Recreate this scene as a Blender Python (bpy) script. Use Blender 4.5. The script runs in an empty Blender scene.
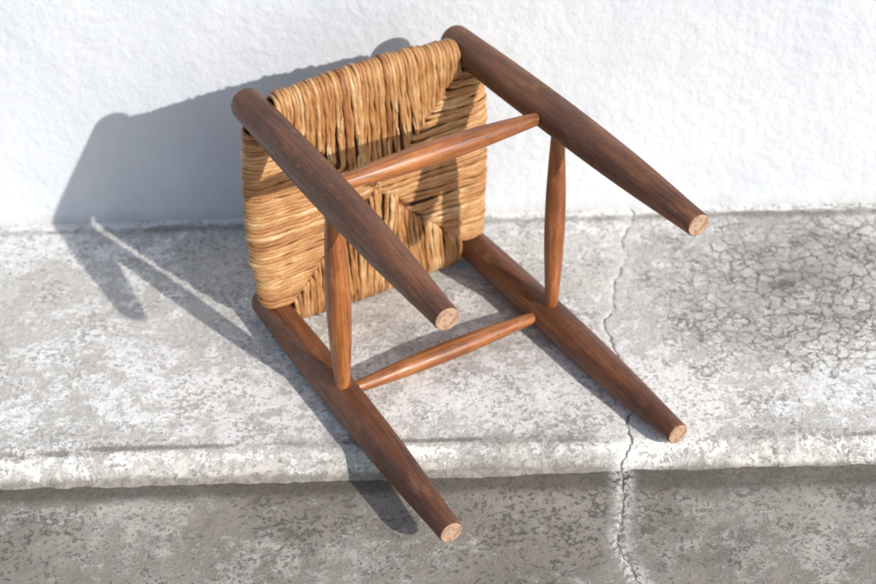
import bpy, math, random
import numpy as np
from mathutils import Matrix, Vector
random.seed(3); rng=np.random.RandomState(5)
sc=bpy.context.scene
sc.view_settings.view_transform='Standard'; sc.view_settings.look='None'; sc.view_settings.exposure=0
col=sc.collection

# ---------------------------------------------------------------- helpers
def link(o): col.objects.link(o); return o
class NT:
    def __init__(s,name):
        s.m=bpy.data.materials.new(name); s.m.use_nodes=True; s.t=s.m.node_tree
        s.b=s.t.nodes['Principled BSDF']
    def n(s,t,**k):
        x=s.t.nodes.new(t)
        for a,v in k.items(): setattr(x,a,v)
        return x
    def l(s,a,b): s.t.links.new(a,b)
    def setin(s,node,key,v):
        if isinstance(v,bpy.types.NodeSocket): s.l(v,node.inputs[key])
        else: node.inputs[key].default_value=v
    def noise(s,vec,scale,detail=4,rough=.55,dist=0):
        x=s.n('ShaderNodeTexNoise'); s.l(vec,x.inputs['Vector'])
        x.inputs['Scale'].default_value=scale; x.inputs['Detail'].default_value=detail
        x.inputs['Roughness'].default_value=rough; x.inputs['Distortion'].default_value=dist
        return x.outputs['Fac']
    def mapr(s,v,a,b,c=0.,d=1.,smooth=True):
        x=s.n('ShaderNodeMapRange'); x.interpolation_type='SMOOTHSTEP' if smooth else 'LINEAR'
        s.setin(x,'Value',v); s.setin(x,'From Min',a); s.setin(x,'From Max',b); s.setin(x,'To Min',c); s.setin(x,'To Max',d)
        return x.outputs['Result']
    def math(s,op,a,b=0.,c=0.):
        x=s.n('ShaderNodeMath',operation=op); s.setin(x,0,a); s.setin(x,1,b); s.setin(x,2,c); return x.outputs[0]
    def mix(s,f,a,b,mode='MIX'):
        x=s.n('ShaderNodeMix',data_type='RGBA',blend_type=mode)
        s.setin(x,0,f); s.setin(x,6,a); s.setin(x,7,b); return x.outputs[2]
    def ramp(s,f,pts):
        x=s.n('ShaderNodeValToRGB'); s.l(f,x.inputs[0]); e=x.color_ramp.elements
        while len(e)<len(pts): e.new(.5)
        for i,(p,c) in enumerate(pts): e[i].position=p; e[i].color=(*c,1)
        return x.outputs[0]
    def attr(s,name): return s.n('ShaderNodeAttribute',attribute_name=name).outputs['Fac']
    def bump(s,h,dist,strength=1,normal=None):
        x=s.n('ShaderNodeBump'); s.l(h,x.inputs['Height']); x.inputs['Distance'].default_value=dist; x.inputs['Strength'].default_value=strength
        if normal: s.l(normal,x.inputs['Normal'])
        return x.outputs[0]
    def mapping(s,vec,scale):
        x=s.n('ShaderNodeMapping'); s.l(vec,x.inputs[0]); x.inputs['Scale'].default_value=scale; return x.outputs[0]
    def comb(s,a,b,c):
        x=s.n('ShaderNodeCombineXYZ'); s.setin(x,0,a); s.setin(x,1,b); s.setin(x,2,c); return x.outputs[0]
C=lambda r,g,b:(r,g,b,1)

def vnoise(x,y,scale,seed,oct=4,gain=.5):
    out=0;amp=1;tot=0
    for o in range(oct):
        r=np.random.RandomState(seed*31+o); T=r.rand(256,256)
        X=x*scale+seed*7.3;Y=y*scale+seed*3.1
        i=np.floor(X).astype(int);j=np.floor(Y).astype(int);fx=X-i;fy=Y-j
        fx=fx*fx*(3-2*fx);fy=fy*fy*(3-2*fy)
        g=lambda a,b:T[a%256,b%256]
        v=(g(i,j)*(1-fx)+g(i+1,j)*fx)*(1-fy)+(g(i,j+1)*(1-fx)+g(i+1,j+1)*fx)*fy
        out=out+v*amp;tot+=amp;amp*=gain;scale*=2
    return out/tot-.5

# ---------------------------------------------------------------- fitted stool frame
L=.44; TH=.5145; PHI=-.0064; W=.2675; H=.2728; DX=.0089; DY=.0012
s=Vector((math.cos(TH),math.sin(TH),0)); m=Vector((math.sin(TH),-math.cos(TH),0)); z=Vector((0,0,1))
l=math.cos(PHI)*m+math.sin(PHI)*z; n=math.cos(PHI)*z-math.sin(PHI)*m
C0=Vector((-.1341,-.2194,.0225)); D0=C0+W*s; A0=C0+H*n; B0=D0+H*n
C1=C0+L*l-DX*s-DY*n; D1=D0+L*l+DX*s-DY*n; A1=A0+L*l-DX*s+DY*n; B1=B0+L*l+DX*s+DY*n

# ---------------------------------------------------------------- materials
def wood_mat(name,dark,mid,light,rough=.42,coat=.15):
    t=NT(name); tc=t.n('ShaderNodeTexCoord').outputs['Object']
    info=t.n('ShaderNodeObjectInfo').outputs['Random']
    off=t.n('ShaderNodeVectorMath',operation='ADD'); t.l(tc,off.inputs[0])
    t.l(t.comb(t.math('MULTIPLY',info,9.),0.,t.math('MULTIPLY',info,5.)),off.inputs[1])
    v=off.outputs[0]
    g1=t.noise(t.mapping(v,(60,60,3.2)),1,6,.62,.9)
    g2=t.noise(t.mapping(v,(480,480,11)),1,3,.6)
    big=t.noise(t.mapping(v,(22,22,9)),1,5,.65)
    f=t.math('ADD',t.math('MULTIPLY',g1,.45),t.math('MULTIPLY',big,.55))
    c=t.ramp(f,[(.37,dark),(.5,mid),(.63,light)])
    c=t.mix(t.mapr(g2,.35,.60,.5,0.),c,C(dark[0]*.5,dark[1]*.45,dark[2]*.45))
    w=t.noise(t.mapping(v,(60,60,24)),1,7,.7)
    c=t.mix(t.mapr(w,.54,.70,0.,.34),c,C(.36,.185,.10))
    w2=t.noise(t.mapping(v,(130,130,70)),1,6,.72)
    c=t.mix(t.mapr(w2,.57,.70,0.,.6),c,C(dark[0]*.4,dark[1]*.4,dark[2]*.4))
    t.l(c,t.b.inputs['Base Color'])
    t.l(t.mapr(w,.3,.7,rough-.08,rough+.22),t.b.inputs['Roughness'])
    t.l(t.bump(t.math('ADD',g2,t.math('MULTIPLY',t.math('ADD',w,w2),.7)),.0004,.8),t.b.inputs['Normal'])
    t.b.inputs['Coat Weight'].default_value=coat; t.b.inputs['Coat Roughness'].default_value=.34
    return t.m
M_leg=wood_mat('dark_walnut_wood',(.058,.0185,.008),(.145,.0475,.0185),(.245,.088,.034),.48,.08)
M_str=wood_mat('reddish_walnut_wood',(.14,.042,.011),(.32,.105,.026),(.50,.20,.056),.38,.22)

t=NT('sawn_end_grain'); tc=t.n('ShaderNodeTexCoord').outputs['Object']
ad=t.n('ShaderNodeVectorMath',operation='ADD'); t.l(tc,ad.inputs[0]); ad.inputs[1].default_value=(.02,.013,0)
rg=t.n('ShaderNodeTexWave',wave_type='RINGS',rings_direction='Z'); t.l(ad.outputs[0],rg.inputs[0])
rg.inputs['Scale'].default_value=130; rg.inputs['Distortion'].default_value=4
c=t.ramp(rg.outputs['Fac'],[(.1,(.38,.245,.165)),(.9,(.46,.32,.225))])
nn=t.noise(tc,190,6,.7); c=t.mix(t.mapr(nn,.44,.62,0.,.8),c,C(.20,.11,.065))
t.l(c,t.b.inputs['Base Color']); t.b.inputs['Roughness'].default_value=.8
t.l(t.bump(nn,.0008,.7),t.b.inputs['Normal'])
M_end=t.m

t=NT('woven_rush'); tc=t.n('ShaderNodeTexCoord').outputs['Object']
va=t.attr('tone'); su=t.attr('along'); sv=t.attr('around')
nz=t.noise(tc,30,4,.6); 
streak=t.noise(t.comb(t.math('MULTIPLY',su,45.),t.math('MULTIPLY',sv,1.4),t.math('MULTIPLY',va,37.)),1,4,.65)
fib=t.noise(t.comb(t.math('MULTIPLY',su,60.),t.math('MULTIPLY',sv,5.),t.math('MULTIPLY',va,91.)),1,3,.6)
f=t.math('ADD',t.math('MULTIPLY',va,.24),t.math('ADD',t.math('MULTIPLY',nz,.36),t.math('MULTIPLY',streak,.40)))
c=t.ramp(f,[(.31,(.20,.070,.020)),(.43,(.40,.175,.053)),(.55,(.53,.290,.112)),(.67,(.74,.53,.30))])
c=t.mix(t.mapr(fib,.34,.56,.55,0.),c,C(.21,.085,.028))
t.l(c,t.b.inputs['Base Color']); t.b.inputs['Roughness'].default_value=.5
t.l(t.bump(t.math('ADD',fib,t.math('MULTIPLY',streak,.6)),.0009,.9),t.b.inputs['Normal'])
t.b.inputs['Coat Weight'].default_value=.12;t.b.inputs['Coat Roughness'].default_value=.35
M_rush=t.m
t=NT('seat_filler'); t.b.inputs['Base Color'].default_value=C(.08,.032,.012); t.b.inputs['Roughness'].default_value=.9; M_filler=t.m  # dark filler colour for the gaps between strands

# wall
t=NT('white_rendered_plaster'); g=t.n('ShaderNodeNewGeometry').outputs['Position']
n1=t.noise(g,5,5,.6); n2=t.noise(g,85,4,.5); n3=t.noise(g,260,3,.55); n4=t.noise(g,24,3,.5)
c=t.mix(t.mapr(n1,.3,.7),C(.560,.592,.640),C(.62,.648,.69))
c=t.mix(t.mapr(n2,.58,.75,0.,.25),c,C(.49,.52,.56))
zz=t.n('ShaderNodeSeparateXYZ'); t.l(g,zz.inputs[0]); zz=zz.outputs[2]
dark_mask=t.mapr(t.math('ADD',zz,t.math('MULTIPLY',n4,.03)),.012,.034,.6,0.)  # darker band along the bottom of the wall
c=t.mix(dark_mask,c,C(.42,.41,.39))
t.l(c,t.b.inputs['Base Color']); t.b.inputs['Roughness'].default_value=.8
hh=t.math('ADD',t.math('MULTIPLY',n2,1.),t.math('ADD',t.math('MULTIPLY',n3,.22),t.math('MULTIPLY',n4,1.3)))
t.l(t.bump(hh,.0030,.6),t.b.inputs['Normal'])
M_wall=t.m

def concrete(name,lower):
    t=NT(name); g=t.n('ShaderNodeNewGeometry').outputs['Position']
    n1=t.noise(g,5,5,.65); n2=t.noise(g,34,8,.75,.2); n3=t.noise(g,170,5,.72); n4=t.noise(g,520,3,.6); n5=t.noise(g,85,7,.8); n6=t.noise(g,15,6,.7)
    flake=t.attr('flake'); craze=t.attr('craze'); dark_mask=t.attr('dark_mask'); cd=t.attr('crack_distance')
    if lower:
        base=t.mix(t.mapr(n1,.35,.65),C(.235,.208,.180),C(.35,.317,.28))
        pale=C(.50,.465,.42); dark=C(.115,.10,.085)
    else:
        base=t.mix(t.mapr(n1,.35,.65),C(.56,.53,.485),C(.68,.655,.61))
        pale=C(.88,.865,.84); dark=C(.25,.23,.205)
    c=base
    k=t.math('ADD',t.math('ADD',t.math('MULTIPLY',n2,.8),t.math('MULTIPLY',n5,.8)),t.math('ADD',t.math('MULTIPLY',n6,.5),t.math('MULTIPLY',flake,.26)))
    fm=t.mapr(k,1.08,1.21)
    c=t.mix(t.math('MULTIPLY',fm,.9),c,pale)
    # grey granular wear, gathered in clusters
    q=t.math('ADD',t.math('MULTIPLY',n3,.60),t.math('ADD',t.math('MULTIPLY',n5,.45),t.math('MULTIPLY',n6,.50)))
    sp=t.mapr(q,.80,.885)
    c=t.mix(t.math('MULTIPLY',sp,t.mapr(flake,.0,1.,.85,.6)),c,dark)
    sp2=t.mapr(n4,.57,.66,0.,.40); c=t.mix(sp2,c,dark)
    # dirt, and on the slab the painted darkening of the step face
    dm=t.mapr(t.math('ADD',dark_mask,t.math('MULTIPLY',t.math('ADD',n5,n6),.45)),.52,1.15,0.,.8)
    c=t.mix(dm,c,C(.105,.088,.072) if lower else C(.235,.21,.18))
    # crazing
    wv=t.n('ShaderNodeTexVoronoi',feature='DISTANCE_TO_EDGE'); 
    dv=t.n('ShaderNodeVectorMath',operation='MULTIPLY_ADD')
    nc=t.n('ShaderNodeTexNoise'); t.l(g,nc.inputs[0]); nc.inputs['Scale'].default_value=60; nc.inputs['Detail'].default_value=5; nc.inputs['Roughness'].default_value=.7
    t.l(nc.outputs['Color'],dv.inputs[0]); dv.inputs[1].default_value=(.030,.030,0); t.l(g,dv.inputs[2])
    t.l(dv.outputs[0],wv.inputs['Vector']); wv.inputs['Scale'].default_value=58; 
    cz=t.mapr(wv.outputs['Distance'],0.005,.075,1.,0.)
    cz=t.math('MULTIPLY',cz,t.mapr(t.math('ADD',craze,t.math('ADD',t.math('MULTIPLY',n2,1.2),t.math('MULTIPLY',n6,.9))),1.22,1.66))
    c=t.mix(t.math('MULTIPLY',cz,.9),c,C(.15,.135,.115))
    # the long crack
    acd=t.math('ABSOLUTE',t.math('ADD',cd,t.math('MULTIPLY_ADD',n5,.014,-.007)))
    halo=t.mapr(acd,.001,.020,1.,0.)
    c=t.mix(t.math('MULTIPLY',halo,t.mapr(n3,.46,.54,0.,.8)),c,C(.80,.785,.76))
    line=t.mapr(acd,.0003,.0014,1.,0.)
    line=t.math('MULTIPLY',line,t.mapr(n2,.40,.52,.10,.9))
    c=t.mix(line,c,C(.085,.075,.065))
    t.l(c,t.b.inputs['Base Color']); t.b.inputs['Roughness'].default_value=.85
    t.b.inputs['Specular IOR Level'].default_value=.3
    h=t.math('ADD',t.math('MULTIPLY',n3,1.),t.math('ADD',t.math('MULTIPLY',n4,.35),t.math('MULTIPLY',fm,.45)))
    h=t.math('SUBTRACT',h,t.math('ADD',t.math('MULTIPLY',cz,.4),t.math('MULTIPLY',line,1.)))
    h=t.math('SUBTRACT',h,t.math('MULTIPLY',sp,.45))
    t.l(t.bump(h,.0024,.65 if lower else .8),t.b.inputs['Normal'])
    return t.m
M_slab=concrete('weathered_pale_concrete',False)
M_low=concrete('weathered_grey_concrete',True)

# ---------------------------------------------------------------- ground sheets
crack_y=np.array([-3,-.658,-.60,-.545,-.50,-.452,-.40,-.35,-.258,-.19,-.12,-.06,-.02,.05])
crack_x=np.array([.30,.267,.250,.254,.262,.275,.278,.283,.266,.283,.303,.312,.322,.325])
def grid_mesh(name,X,Y,Z,mat,attrs):
    r,cn=X.shape; me=bpy.data.meshes.new(name)
    v=np.stack([X,Y,Z],-1).reshape(-1,3).astype(np.float32)
    idx=np.arange(r*cn).reshape(r,cn)
    f=np.stack([idx[:-1,:-1],idx[1:,:-1],idx[1:,1:],idx[:-1,1:]],-1).reshape(-1,4)
    me.vertices.add(len(v)); me.vertices.foreach_set('co',v.ravel())
    me.loops.add(f.size); me.loops.foreach_set('vertex_index',f.ravel().astype(np.int32))
    me.polygons.add(len(f)); me.polygons.foreach_set('loop_start',np.arange(0,f.size,4,dtype=np.int32))
    me.polygons.foreach_set('use_smooth',np.ones(len(f),dtype=bool))
    me.update(calc_edges=True)
    for k,a in attrs.items():
        at=me.attributes.new(k,'FLOAT','POINT'); at.data.foreach_set('value',a.reshape(-1).astype(np.float32))
    me.materials.append(mat)
    return link(bpy.data.objects.new(name,me))
xs=np.concatenate([np.linspace(-3,-.75,30)[:-1],np.arange(-.75,.85,.0026),np.linspace(.86,3,30)])
def fields(X,Y):
    cx=np.interp(Y,crack_y,crack_x)+vnoise(X*0+.3,Y,38,2,4)*.018
    cd=X-cx
    craze=.55*np.exp(-(((X-.55)/.26)**2+((Y+.20)/.19)**2)**1.2)+.22*np.clip((X-.2)*2,0,1)
    return cd,craze
# upper slab with its worn, rounded front edge
yy=np.linspace(.02,-.44,178)
X,Yp=np.meshgrid(xs,yy)
Zp=vnoise(X,Yp,6,1,3)*.003+vnoise(X,Yp,60,4,3)*.0013
pt=[(0.000,0.0),(.005,-.0003),(.009,-.0012),(.012,-.0030),(.016,-.0050),(.020,-.0078),(.024,-.0108),(.028,-.0138),(.031,-.0170),(.033,-.0205),(.0345,-.026),(.035,-.04)]
Xb,Pb=np.meshgrid(xs,np.arange(len(pt))); 
pd=np.array([p[0] for p in pt])[Pb]; pz=np.array([p[1] for p in pt])[Pb]
chip=vnoise(Xb,Xb*0,7,7,5,.6)*.014+vnoise(Xb,pd*6,45,8,4,.65)*.012
wgt=np.clip(pd/.012,0,1)
lip=vnoise(Xb,Xb*0,5,61,5,.65)*.022*np.clip(pd/.004,0,1)*np.clip((.03-pd)/.01,0,1)
Yb=-.4445-pd+chip*wgt*.7+lip*.5+.0065*np.clip(Xb,-1,1)*wgt-.004*wgt
Zb=pz+vnoise(Xb,Yb,6,1,3)*.003+vnoise(Xb,Yb,60,4,3)*.0013+vnoise(Xb,Yb,110,9,3)*.0032*wgt*(pz>-.03)
Xa=np.vstack([X,Xb]);Ya=np.vstack([Yp,Yb]);Za=np.vstack([Zp,Zb])
cd,craze=fields(Xa,Ya)
Za=Za-.0012*np.exp(-(cd/.003)**2)
flake=np.clip(.58-.9*np.clip(Xa-.25,0,.5)+vnoise(Xa,Ya,8,12,4)*1.5+.3*np.exp(-((Ya+.36)/.07)**2)+.6*np.exp(-(((Xa-.56)/.09)**2+((Ya+.36)/.07)**2)),0,1)
wob=vnoise(Xa,Ya*0,7,33,5,.6)*.022
edge=np.exp(-((Ya+.446+wob)/.010)**2)
paint=np.clip((Ya+.018+vnoise(Xa,Ya,40,21,3)*.012)/.006,0,1)
bev=np.clip((-.458-Ya)/.008,0,1)  # step face, its colour lowered to offset the sun it catches
flake=np.clip(flake*(1-.35*bev)+.25*np.exp(-((Ya+.462+wob*.5)/.006)**2)+paint*1.6,0,2.2)
seam=np.exp(-((Ya+.449+wob)/.0022)**2)*np.clip(vnoise(Xa,Ya*0,6,41,3)*4+.7,0,1)
foot=np.exp(-((Ya+.481)/.004)**2)
dark_mask=np.clip(.22*edge+.14*bev+.42*np.clip(vnoise(Xa,Ya,4.5,14,5)*2.4,0,1)+.40*np.exp(-((Xa-.50)/.22)**2-((Ya+.2)/.17)**2)+.9*seam+.6*foot+.4*np.exp(-((Ya+.026)/.008)**2)-paint,0,1.2)  # dirt patches, dark lines, and bev painted darker against its sunlight
Za=Za-.0018*seam
pav=grid_mesh('pavement',Xa,Ya,Za,M_slab,dict(crack_distance=cd,craze=craze,flake=flake,dark_mask=dark_mask))
pav['kind']='structure'; pav['label']='pale cracked concrete slab with a worn step edge'
# lower ground
yl=np.concatenate([np.linspace(-.44,-.86,150),np.linspace(-.88,-4,40)])
X,Y=np.meshgrid(xs,yl)
Zl=-.0215+vnoise(X,Y,5,17,3)*.004+vnoise(X,Y,50,18,3)*.0018-.02*np.clip(-.5-Y,0,3)*.3
cd,craze=fields(X,Y); Zl-=.0015*np.exp(-(cd/.003)**2)
flake=np.clip(.15+vnoise(X,Y,6,22,4)*1.4+.5*np.clip((X-.10)*2,0,1),0,1)
dark_mask=np.clip(.75*np.exp(-((Y+.490)/.018)**2)*(1-.35*np.clip((X-.2)*3,0,1))+.5*np.clip(vnoise(X,Y,5,24,5)*2.5,0,1),0,1)
gr=grid_mesh('ground',X,Y,Zl,M_low,dict(crack_distance=cd,craze=craze*0+.15*np.clip(vnoise(X,Y,4,29,2)*4,0,1),flake=flake,dark_mask=dark_mask))
gr['kind']='structure'; gr['label']='stained darker grey concrete below the step'

# wall
xw=np.concatenate([np.linspace(-3,-.8,12)[:-1],np.arange(-.8,.9,.006),np.linspace(.91,3,12)])
zw=np.concatenate([np.array([-.05,-.01]),np.arange(0,.62,.006),np.linspace(.63,2.6,14)])
X,Zw=np.meshgrid(xw,zw)
Yw=.0+vnoise(X,Zw,4,51,3)*.004+vnoise(X,Zw,40,52,3)*.0010 -.006*np.exp(-np.clip(Zw,0,9)/.006)
wall=grid_mesh('plaster_wall',X[::-1],Yw[::-1],Zw[::-1],M_wall,{})
wall['label']='white rough plastered wall behind the stool'; wall['category']='wall'
sol=wall.modifiers.new('thickness','SOLIDIFY'); sol.thickness=.2; sol.offset=-1

# ---------------------------------------------------------------- stool
stool=link(bpy.data.objects.new('stool',None)); stool.empty_display_size=.05
base=(C0+D0)/2; base.z=0
stool.location=base
stool['label']='brown wooden stool with woven rush seat, lying on its side'; stool['category']='stool'
bpy.context.view_layer.update()
def child(o,mw,parent=stool):
    o.parent=parent; o.matrix_parent_inverse=Matrix.Identity(4)
    o.matrix_basis=Matrix.Translation(-base)@mw
def axis_matrix(p,q,up):
    zz=(q-p).normalized(); xx=(up-zz*up.dot(zz)).normalized(); yy=zz.cross(xx)
    M=Matrix((xx,yy,zz)).transposed().to_4x4(); M.translation=p; return M
def lathe(name,prof,mats,endmat=None,segs=40,seed=0):
    V=[];F=[];MI=[]
    r=np.random.RandomState(seed); ph=r.rand(4)*6.28
    for (zz,rr) in prof:
        for k in range(segs):
            a=2*math.pi*k/segs
            q=rr*(1+.014*math.sin(2*a+ph[0]+zz*6)+.007*math.sin(3*a+ph[1]-zz*14))
            V.append((q*math.cos(a)+.0009*math.sin(zz*9+ph[2]),q*math.sin(a)+.0009*math.sin(zz*8+ph[3]),zz))
    N=len(prof)
    for i in range(N-1):
        for k in range(segs):
            F.append((i*segs+k,i*segs+(k+1)%segs,(i+1)*segs+(k+1)%segs,(i+1)*segs+k)); MI.append(1 if endmat and i>=N-2 else 0)
    F.append(tuple(reversed(range(segs)))); MI.append(0)
    F.append(tuple((N-1)*segs+k for k in range(segs))); MI.append(1 if endmat else 0)
    me=bpy.data.meshes.new(name); me.from_pydata(V,[],F); me.materials.append(mats)
    if endmat: me.materials.append(endmat)
    for p,mi in zip(me.polygons,MI): p.material_index=mi; p.use_smooth=len(p.vertices)==4
    me.update()
    return link(bpy.data.objects.new(name,me))
def leg_prof():
    pz=[0,.05,.10,.16,.22,.28,.33,.38,.42,.44]; pr=[.0190,.0198,.0205,.0208,.0206,.0198,.0184,.0160,.0136,.0124]
    x0=-.014
    P=[(x0,.0135),(x0+.0006,.0155),(x0+.002,.0172),(x0+.0045,.0184),(x0+.008,.0189)]
    zs=np.linspace(.004,L-.003,46)
    rr=np.interp(zs,pz,pr); rr=np.convolve(np.pad(rr,3,mode='edge'),np.ones(7)/7,'valid')
    P+=[(float(a),float(b)) for a,b in zip(zs,rr)]
    e=float(rr[-1]); P+=[(L-.0012,e-.0004),(L-.0004,e-.0009),(L,e-.0016)]
    return P
for i,(p,q) in enumerate([(A0,A1),(B0,B1),(C0,C1),(D0,D1)]):
    o=lathe('leg',leg_prof(),M_leg,M_end,48,seed=i); child(o,axis_matrix(p,q,n))
def lp(a,b,t): return a*(1-t)+b*t
t1=.43;t2=.452
def spindle(p,q,rm,re,seed,sk=.5):
    Ld=(q-p).length; zs=np.linspace(.004,Ld-.004,44); P=[]
    for a in zs:
        u=a/Ld; w=math.sin(math.pi*min(max(u,0),1)**(math.log(.5)/math.log(sk)))
        P.append((float(a),re+(rm-re)*w**1.05))
    o=lathe('stretcher',P,M_str,None,32,seed=seed); child(o,axis_matrix(p,q,l))
spindle(lp(A0,A1,t1),lp(B0,B1,t1),.0132,.0060,11,.46)
spindle(lp(C0,C1,t1),lp(D0,D1,t1),.0114,.0056,12)
spindle(lp(C0,C1,t2),lp(A0,A1,t2),.0134,.0066,13)
spindle(lp(D0,D1,t2),lp(B0,B1,t2),.0118,.0060,14)

# woven seat : frame (a along s, b along n, c along l), origin C0
V=[];F=[];T=[];MI=[];AL=[];AR=[]
def tube(path,rad,tone,segs=10,tw=0.,phase=0.):
    path=[Vector(p) for p in path]; N=len(path); b0=len(V)
    tan=[(path[min(i+1,N-1)]-path[max(i-1,0)]).normalized() for i in range(N)]
    ref=Vector((0,0,1)) if abs(tan[0].z)<.8 else Vector((1,0,0))
    nx=(ref-tan[0]*ref.dot(tan[0])).normalized(); d=0
    for i in range(N):
        nx=(nx-tan[i]*nx.dot(tan[i])).normalized(); ny=tan[i].cross(nx)
        if i: d+=(path[i]-path[i-1]).length
        ra=rad*(1+.10*math.sin(d*95+phase*3)+.06*math.sin(d*210+phase))
        for k in range(segs):
            a=2*math.pi*k/segs
            r=ra*(1+.15*math.cos(2*a+d*tw+phase)+.08*math.cos(3*a+d*tw*1.4))
            if i==0 or i==N-1: r*=.55
            V.append(path[i]+nx*(r*math.cos(a))+ny*(r*math.sin(a))); T.append(tone); AL.append(d+phase)
            AR.append(abs(((a+d*tw*.5)/math.pi)%2-1)*3)
    for i in range(N-1):
        for k in range(segs):
            F.append((b0+i*segs+k,b0+i*segs+(k+1)%segs,b0+(i+1)*segs+(k+1)%segs,b0+(i+1)*segs+k)); MI.append(0)
    F.append(tuple(b0+k for k in reversed(range(segs)))); MI.append(0)
    F.append(tuple(b0+(N-1)*segs+k for k in range(segs))); MI.append(0)
CL=.020; RW=.0138
def side(length,depthlen,fn,cnt,seed,outward=.0):
    r=np.random.RandomState(seed)
    lo=.0175; wd=1+r.normal(0,.12,cnt+1); pos=np.cumsum(wd)-wd/2; pos=lo+pos/np.sum(wd)*(length-2*lo)
    pitch=(length-2*lo)/cnt
    sl=0
    for i in range(cnt+1):
        v=float(pos[i])
        dmax=max(.006,min(v,length-v)*depthlen/length+r.normal(0,.0018)+.003)
        rad=pitch*.55*wd[i]
        tone=float(np.clip(.5+r.normal(0,.22),.02,.98))
        u=(v/length-.5)*2
        bul=(.0075+outward)*(1-abs(u)**2.)+r.normal(0,.0007)
        th=RW+r.normal(0,.0007)
        pth=[]
        sl=.8*sl+r.normal(0,.0018); lean=sl
        K=max(5,int(dmax/.005)); wob=r.rand()*6.28; hw=r.rand()*6.28
        for k in range(K+1):
            e=dmax*(1-k/K)
            h=th-.0035*math.sin(math.pi*min(e/max(depthlen/2,.01),1)*.5) 
            if k==0: h-=.006
            elif k==1: h-=.0018
            pth.append((e, v+lean*(e/.06)+.0006*math.sin(e*90+wob), h+.0006*math.sin(e*120+hw)))
        for k in range(1,12):
            a=math.pi*k/12
            pth.append((-(th+bul)*math.sin(a), v, th*math.cos(a)))
        for k in range(K+1):
            e=dmax*k/K
            h=-(th-.001*math.sin(e*20)); 
            if k==K: h+=.006
            pth.append((e, v+lean*(e/.06), h))
        tube([fn(e,vv,h) for e,vv,h in pth],rad,tone,10,tw=r.uniform(170,280),phase=r.rand()*6)
side(H,W,lambda e,v,h:(e,v,CL+h),49,1,.0035)
side(H,W,lambda e,v,h:(W-e,v,CL+h),49,2)
side(W,H,lambda e,v,h:(v,e,CL+h),48,3)
side(W,H,lambda e,v,h:(v,H-e,CL+h),48,4,.0025)
# a few split slivers lying flat on the strands
r=np.random.RandomState(9)
for i in range(46):
    a=W*(.5+r.normal(0,.17)); b=H*(.60+r.normal(0,.16)); ang=math.pi/2+r.normal(0,.10)
    if abs(a-W/2)>(b-H/2) or b>H-.03: continue
    ln=r.uniform(.010,.028); c=CL+RW+.0022; pth=[]
    for k in range(7):
        u=k/6-.5
        pth.append((a+math.cos(ang)*ln*u,b+math.sin(ang)*ln*u,c+.0012*math.sin(k*1.1)))
    tube(pth,r.uniform(.0008,.0016),r.uniform(.9,1.3),6,phase=r.rand()*6)
b0=len(V); g_=.006; hc=.0075  # added box inside the seat, stops light showing between the strands
for cz in (CL-hc,CL+hc):
    for (a,b) in ((g_,g_),(W-g_,g_),(W-g_,H-g_),(g_,H-g_)): V.append(Vector((a,b,cz))); T.append(0); AL.append(0); AR.append(0)
for f in ((3,2,1,0),(4,5,6,7),(0,1,5,4),(1,2,6,5),(2,3,7,6),(3,0,4,7)): F.append(tuple(b0+k for k in f)); MI.append(1)
me=bpy.data.meshes.new('woven_seat'); me.from_pydata([tuple(v) for v in V],[],F)
for nm,arr in (('tone',T),('along',AL),('around',AR)):
    at=me.attributes.new(nm,'FLOAT','POINT'); at.data.foreach_set('value',np.array(arr,dtype=np.float32))
me.materials.append(M_rush); me.materials.append(M_filler)
me.polygons.foreach_set('material_index',np.array(MI,dtype=np.int32))
me.polygons.foreach_set('use_smooth',np.array([mi==0 for mi in MI],dtype=bool)); me.update()
seat=link(bpy.data.objects.new('seat',me))
Ms=Matrix((s,n,l)).transposed().to_4x4(); Ms.translation=C0
child(seat,Ms); seat['label']='golden woven rush seat'

# ---------------------------------------------------------------- light, sky, camera
az=2.3181; el=.4863
sd=Vector((math.cos(el)*math.cos(az),math.cos(el)*math.sin(az),-math.sin(el)))
sun=bpy.data.lights.new('sun','SUN'); sun.energy=4.4; sun.angle=math.radians(.55); sun.color=(1,.95,.875)
so=link(bpy.data.objects.new('sun',sun)); so.rotation_euler=sd.to_track_quat('-Z','Y').to_euler(); so.location=(1.5,-2,2)
w=bpy.data.worlds.new('World'); sc.world=w; w.use_nodes=True; nt=w.node_tree
sky=nt.nodes.new('ShaderNodeTexSky'); sky.sky_type='NISHITA'; sky.sun_disc=False; sky.sun_elevation=el; sky.sun_rotation=math.atan2(-sd.x,-sd.y)
bg=nt.nodes['Background']; bg.inputs['Strength'].default_value=.15; nt.links.new(sky.outputs[0],bg.inputs['Color'])
cam=bpy.data.cameras.new('camera'); cam.sensor_width=36; cam.lens=1.6748*36000/876; cam.clip_start=.05; cam.clip_end=200
cam.dof.use_dof=True; cam.dof.focus_distance=1.68; cam.dof.aperture_fstop=5.6
co=link(bpy.data.objects.new('camera',cam))
co.matrix_world=Matrix.Translation((.0641,-1.8117,1.2334))@Matrix.Rotation(-.0024,4,'Z')@Matrix.Rotation(.9248,4,'X')@Matrix.Rotation(-.0248,4,'Z')
sc.camera=co
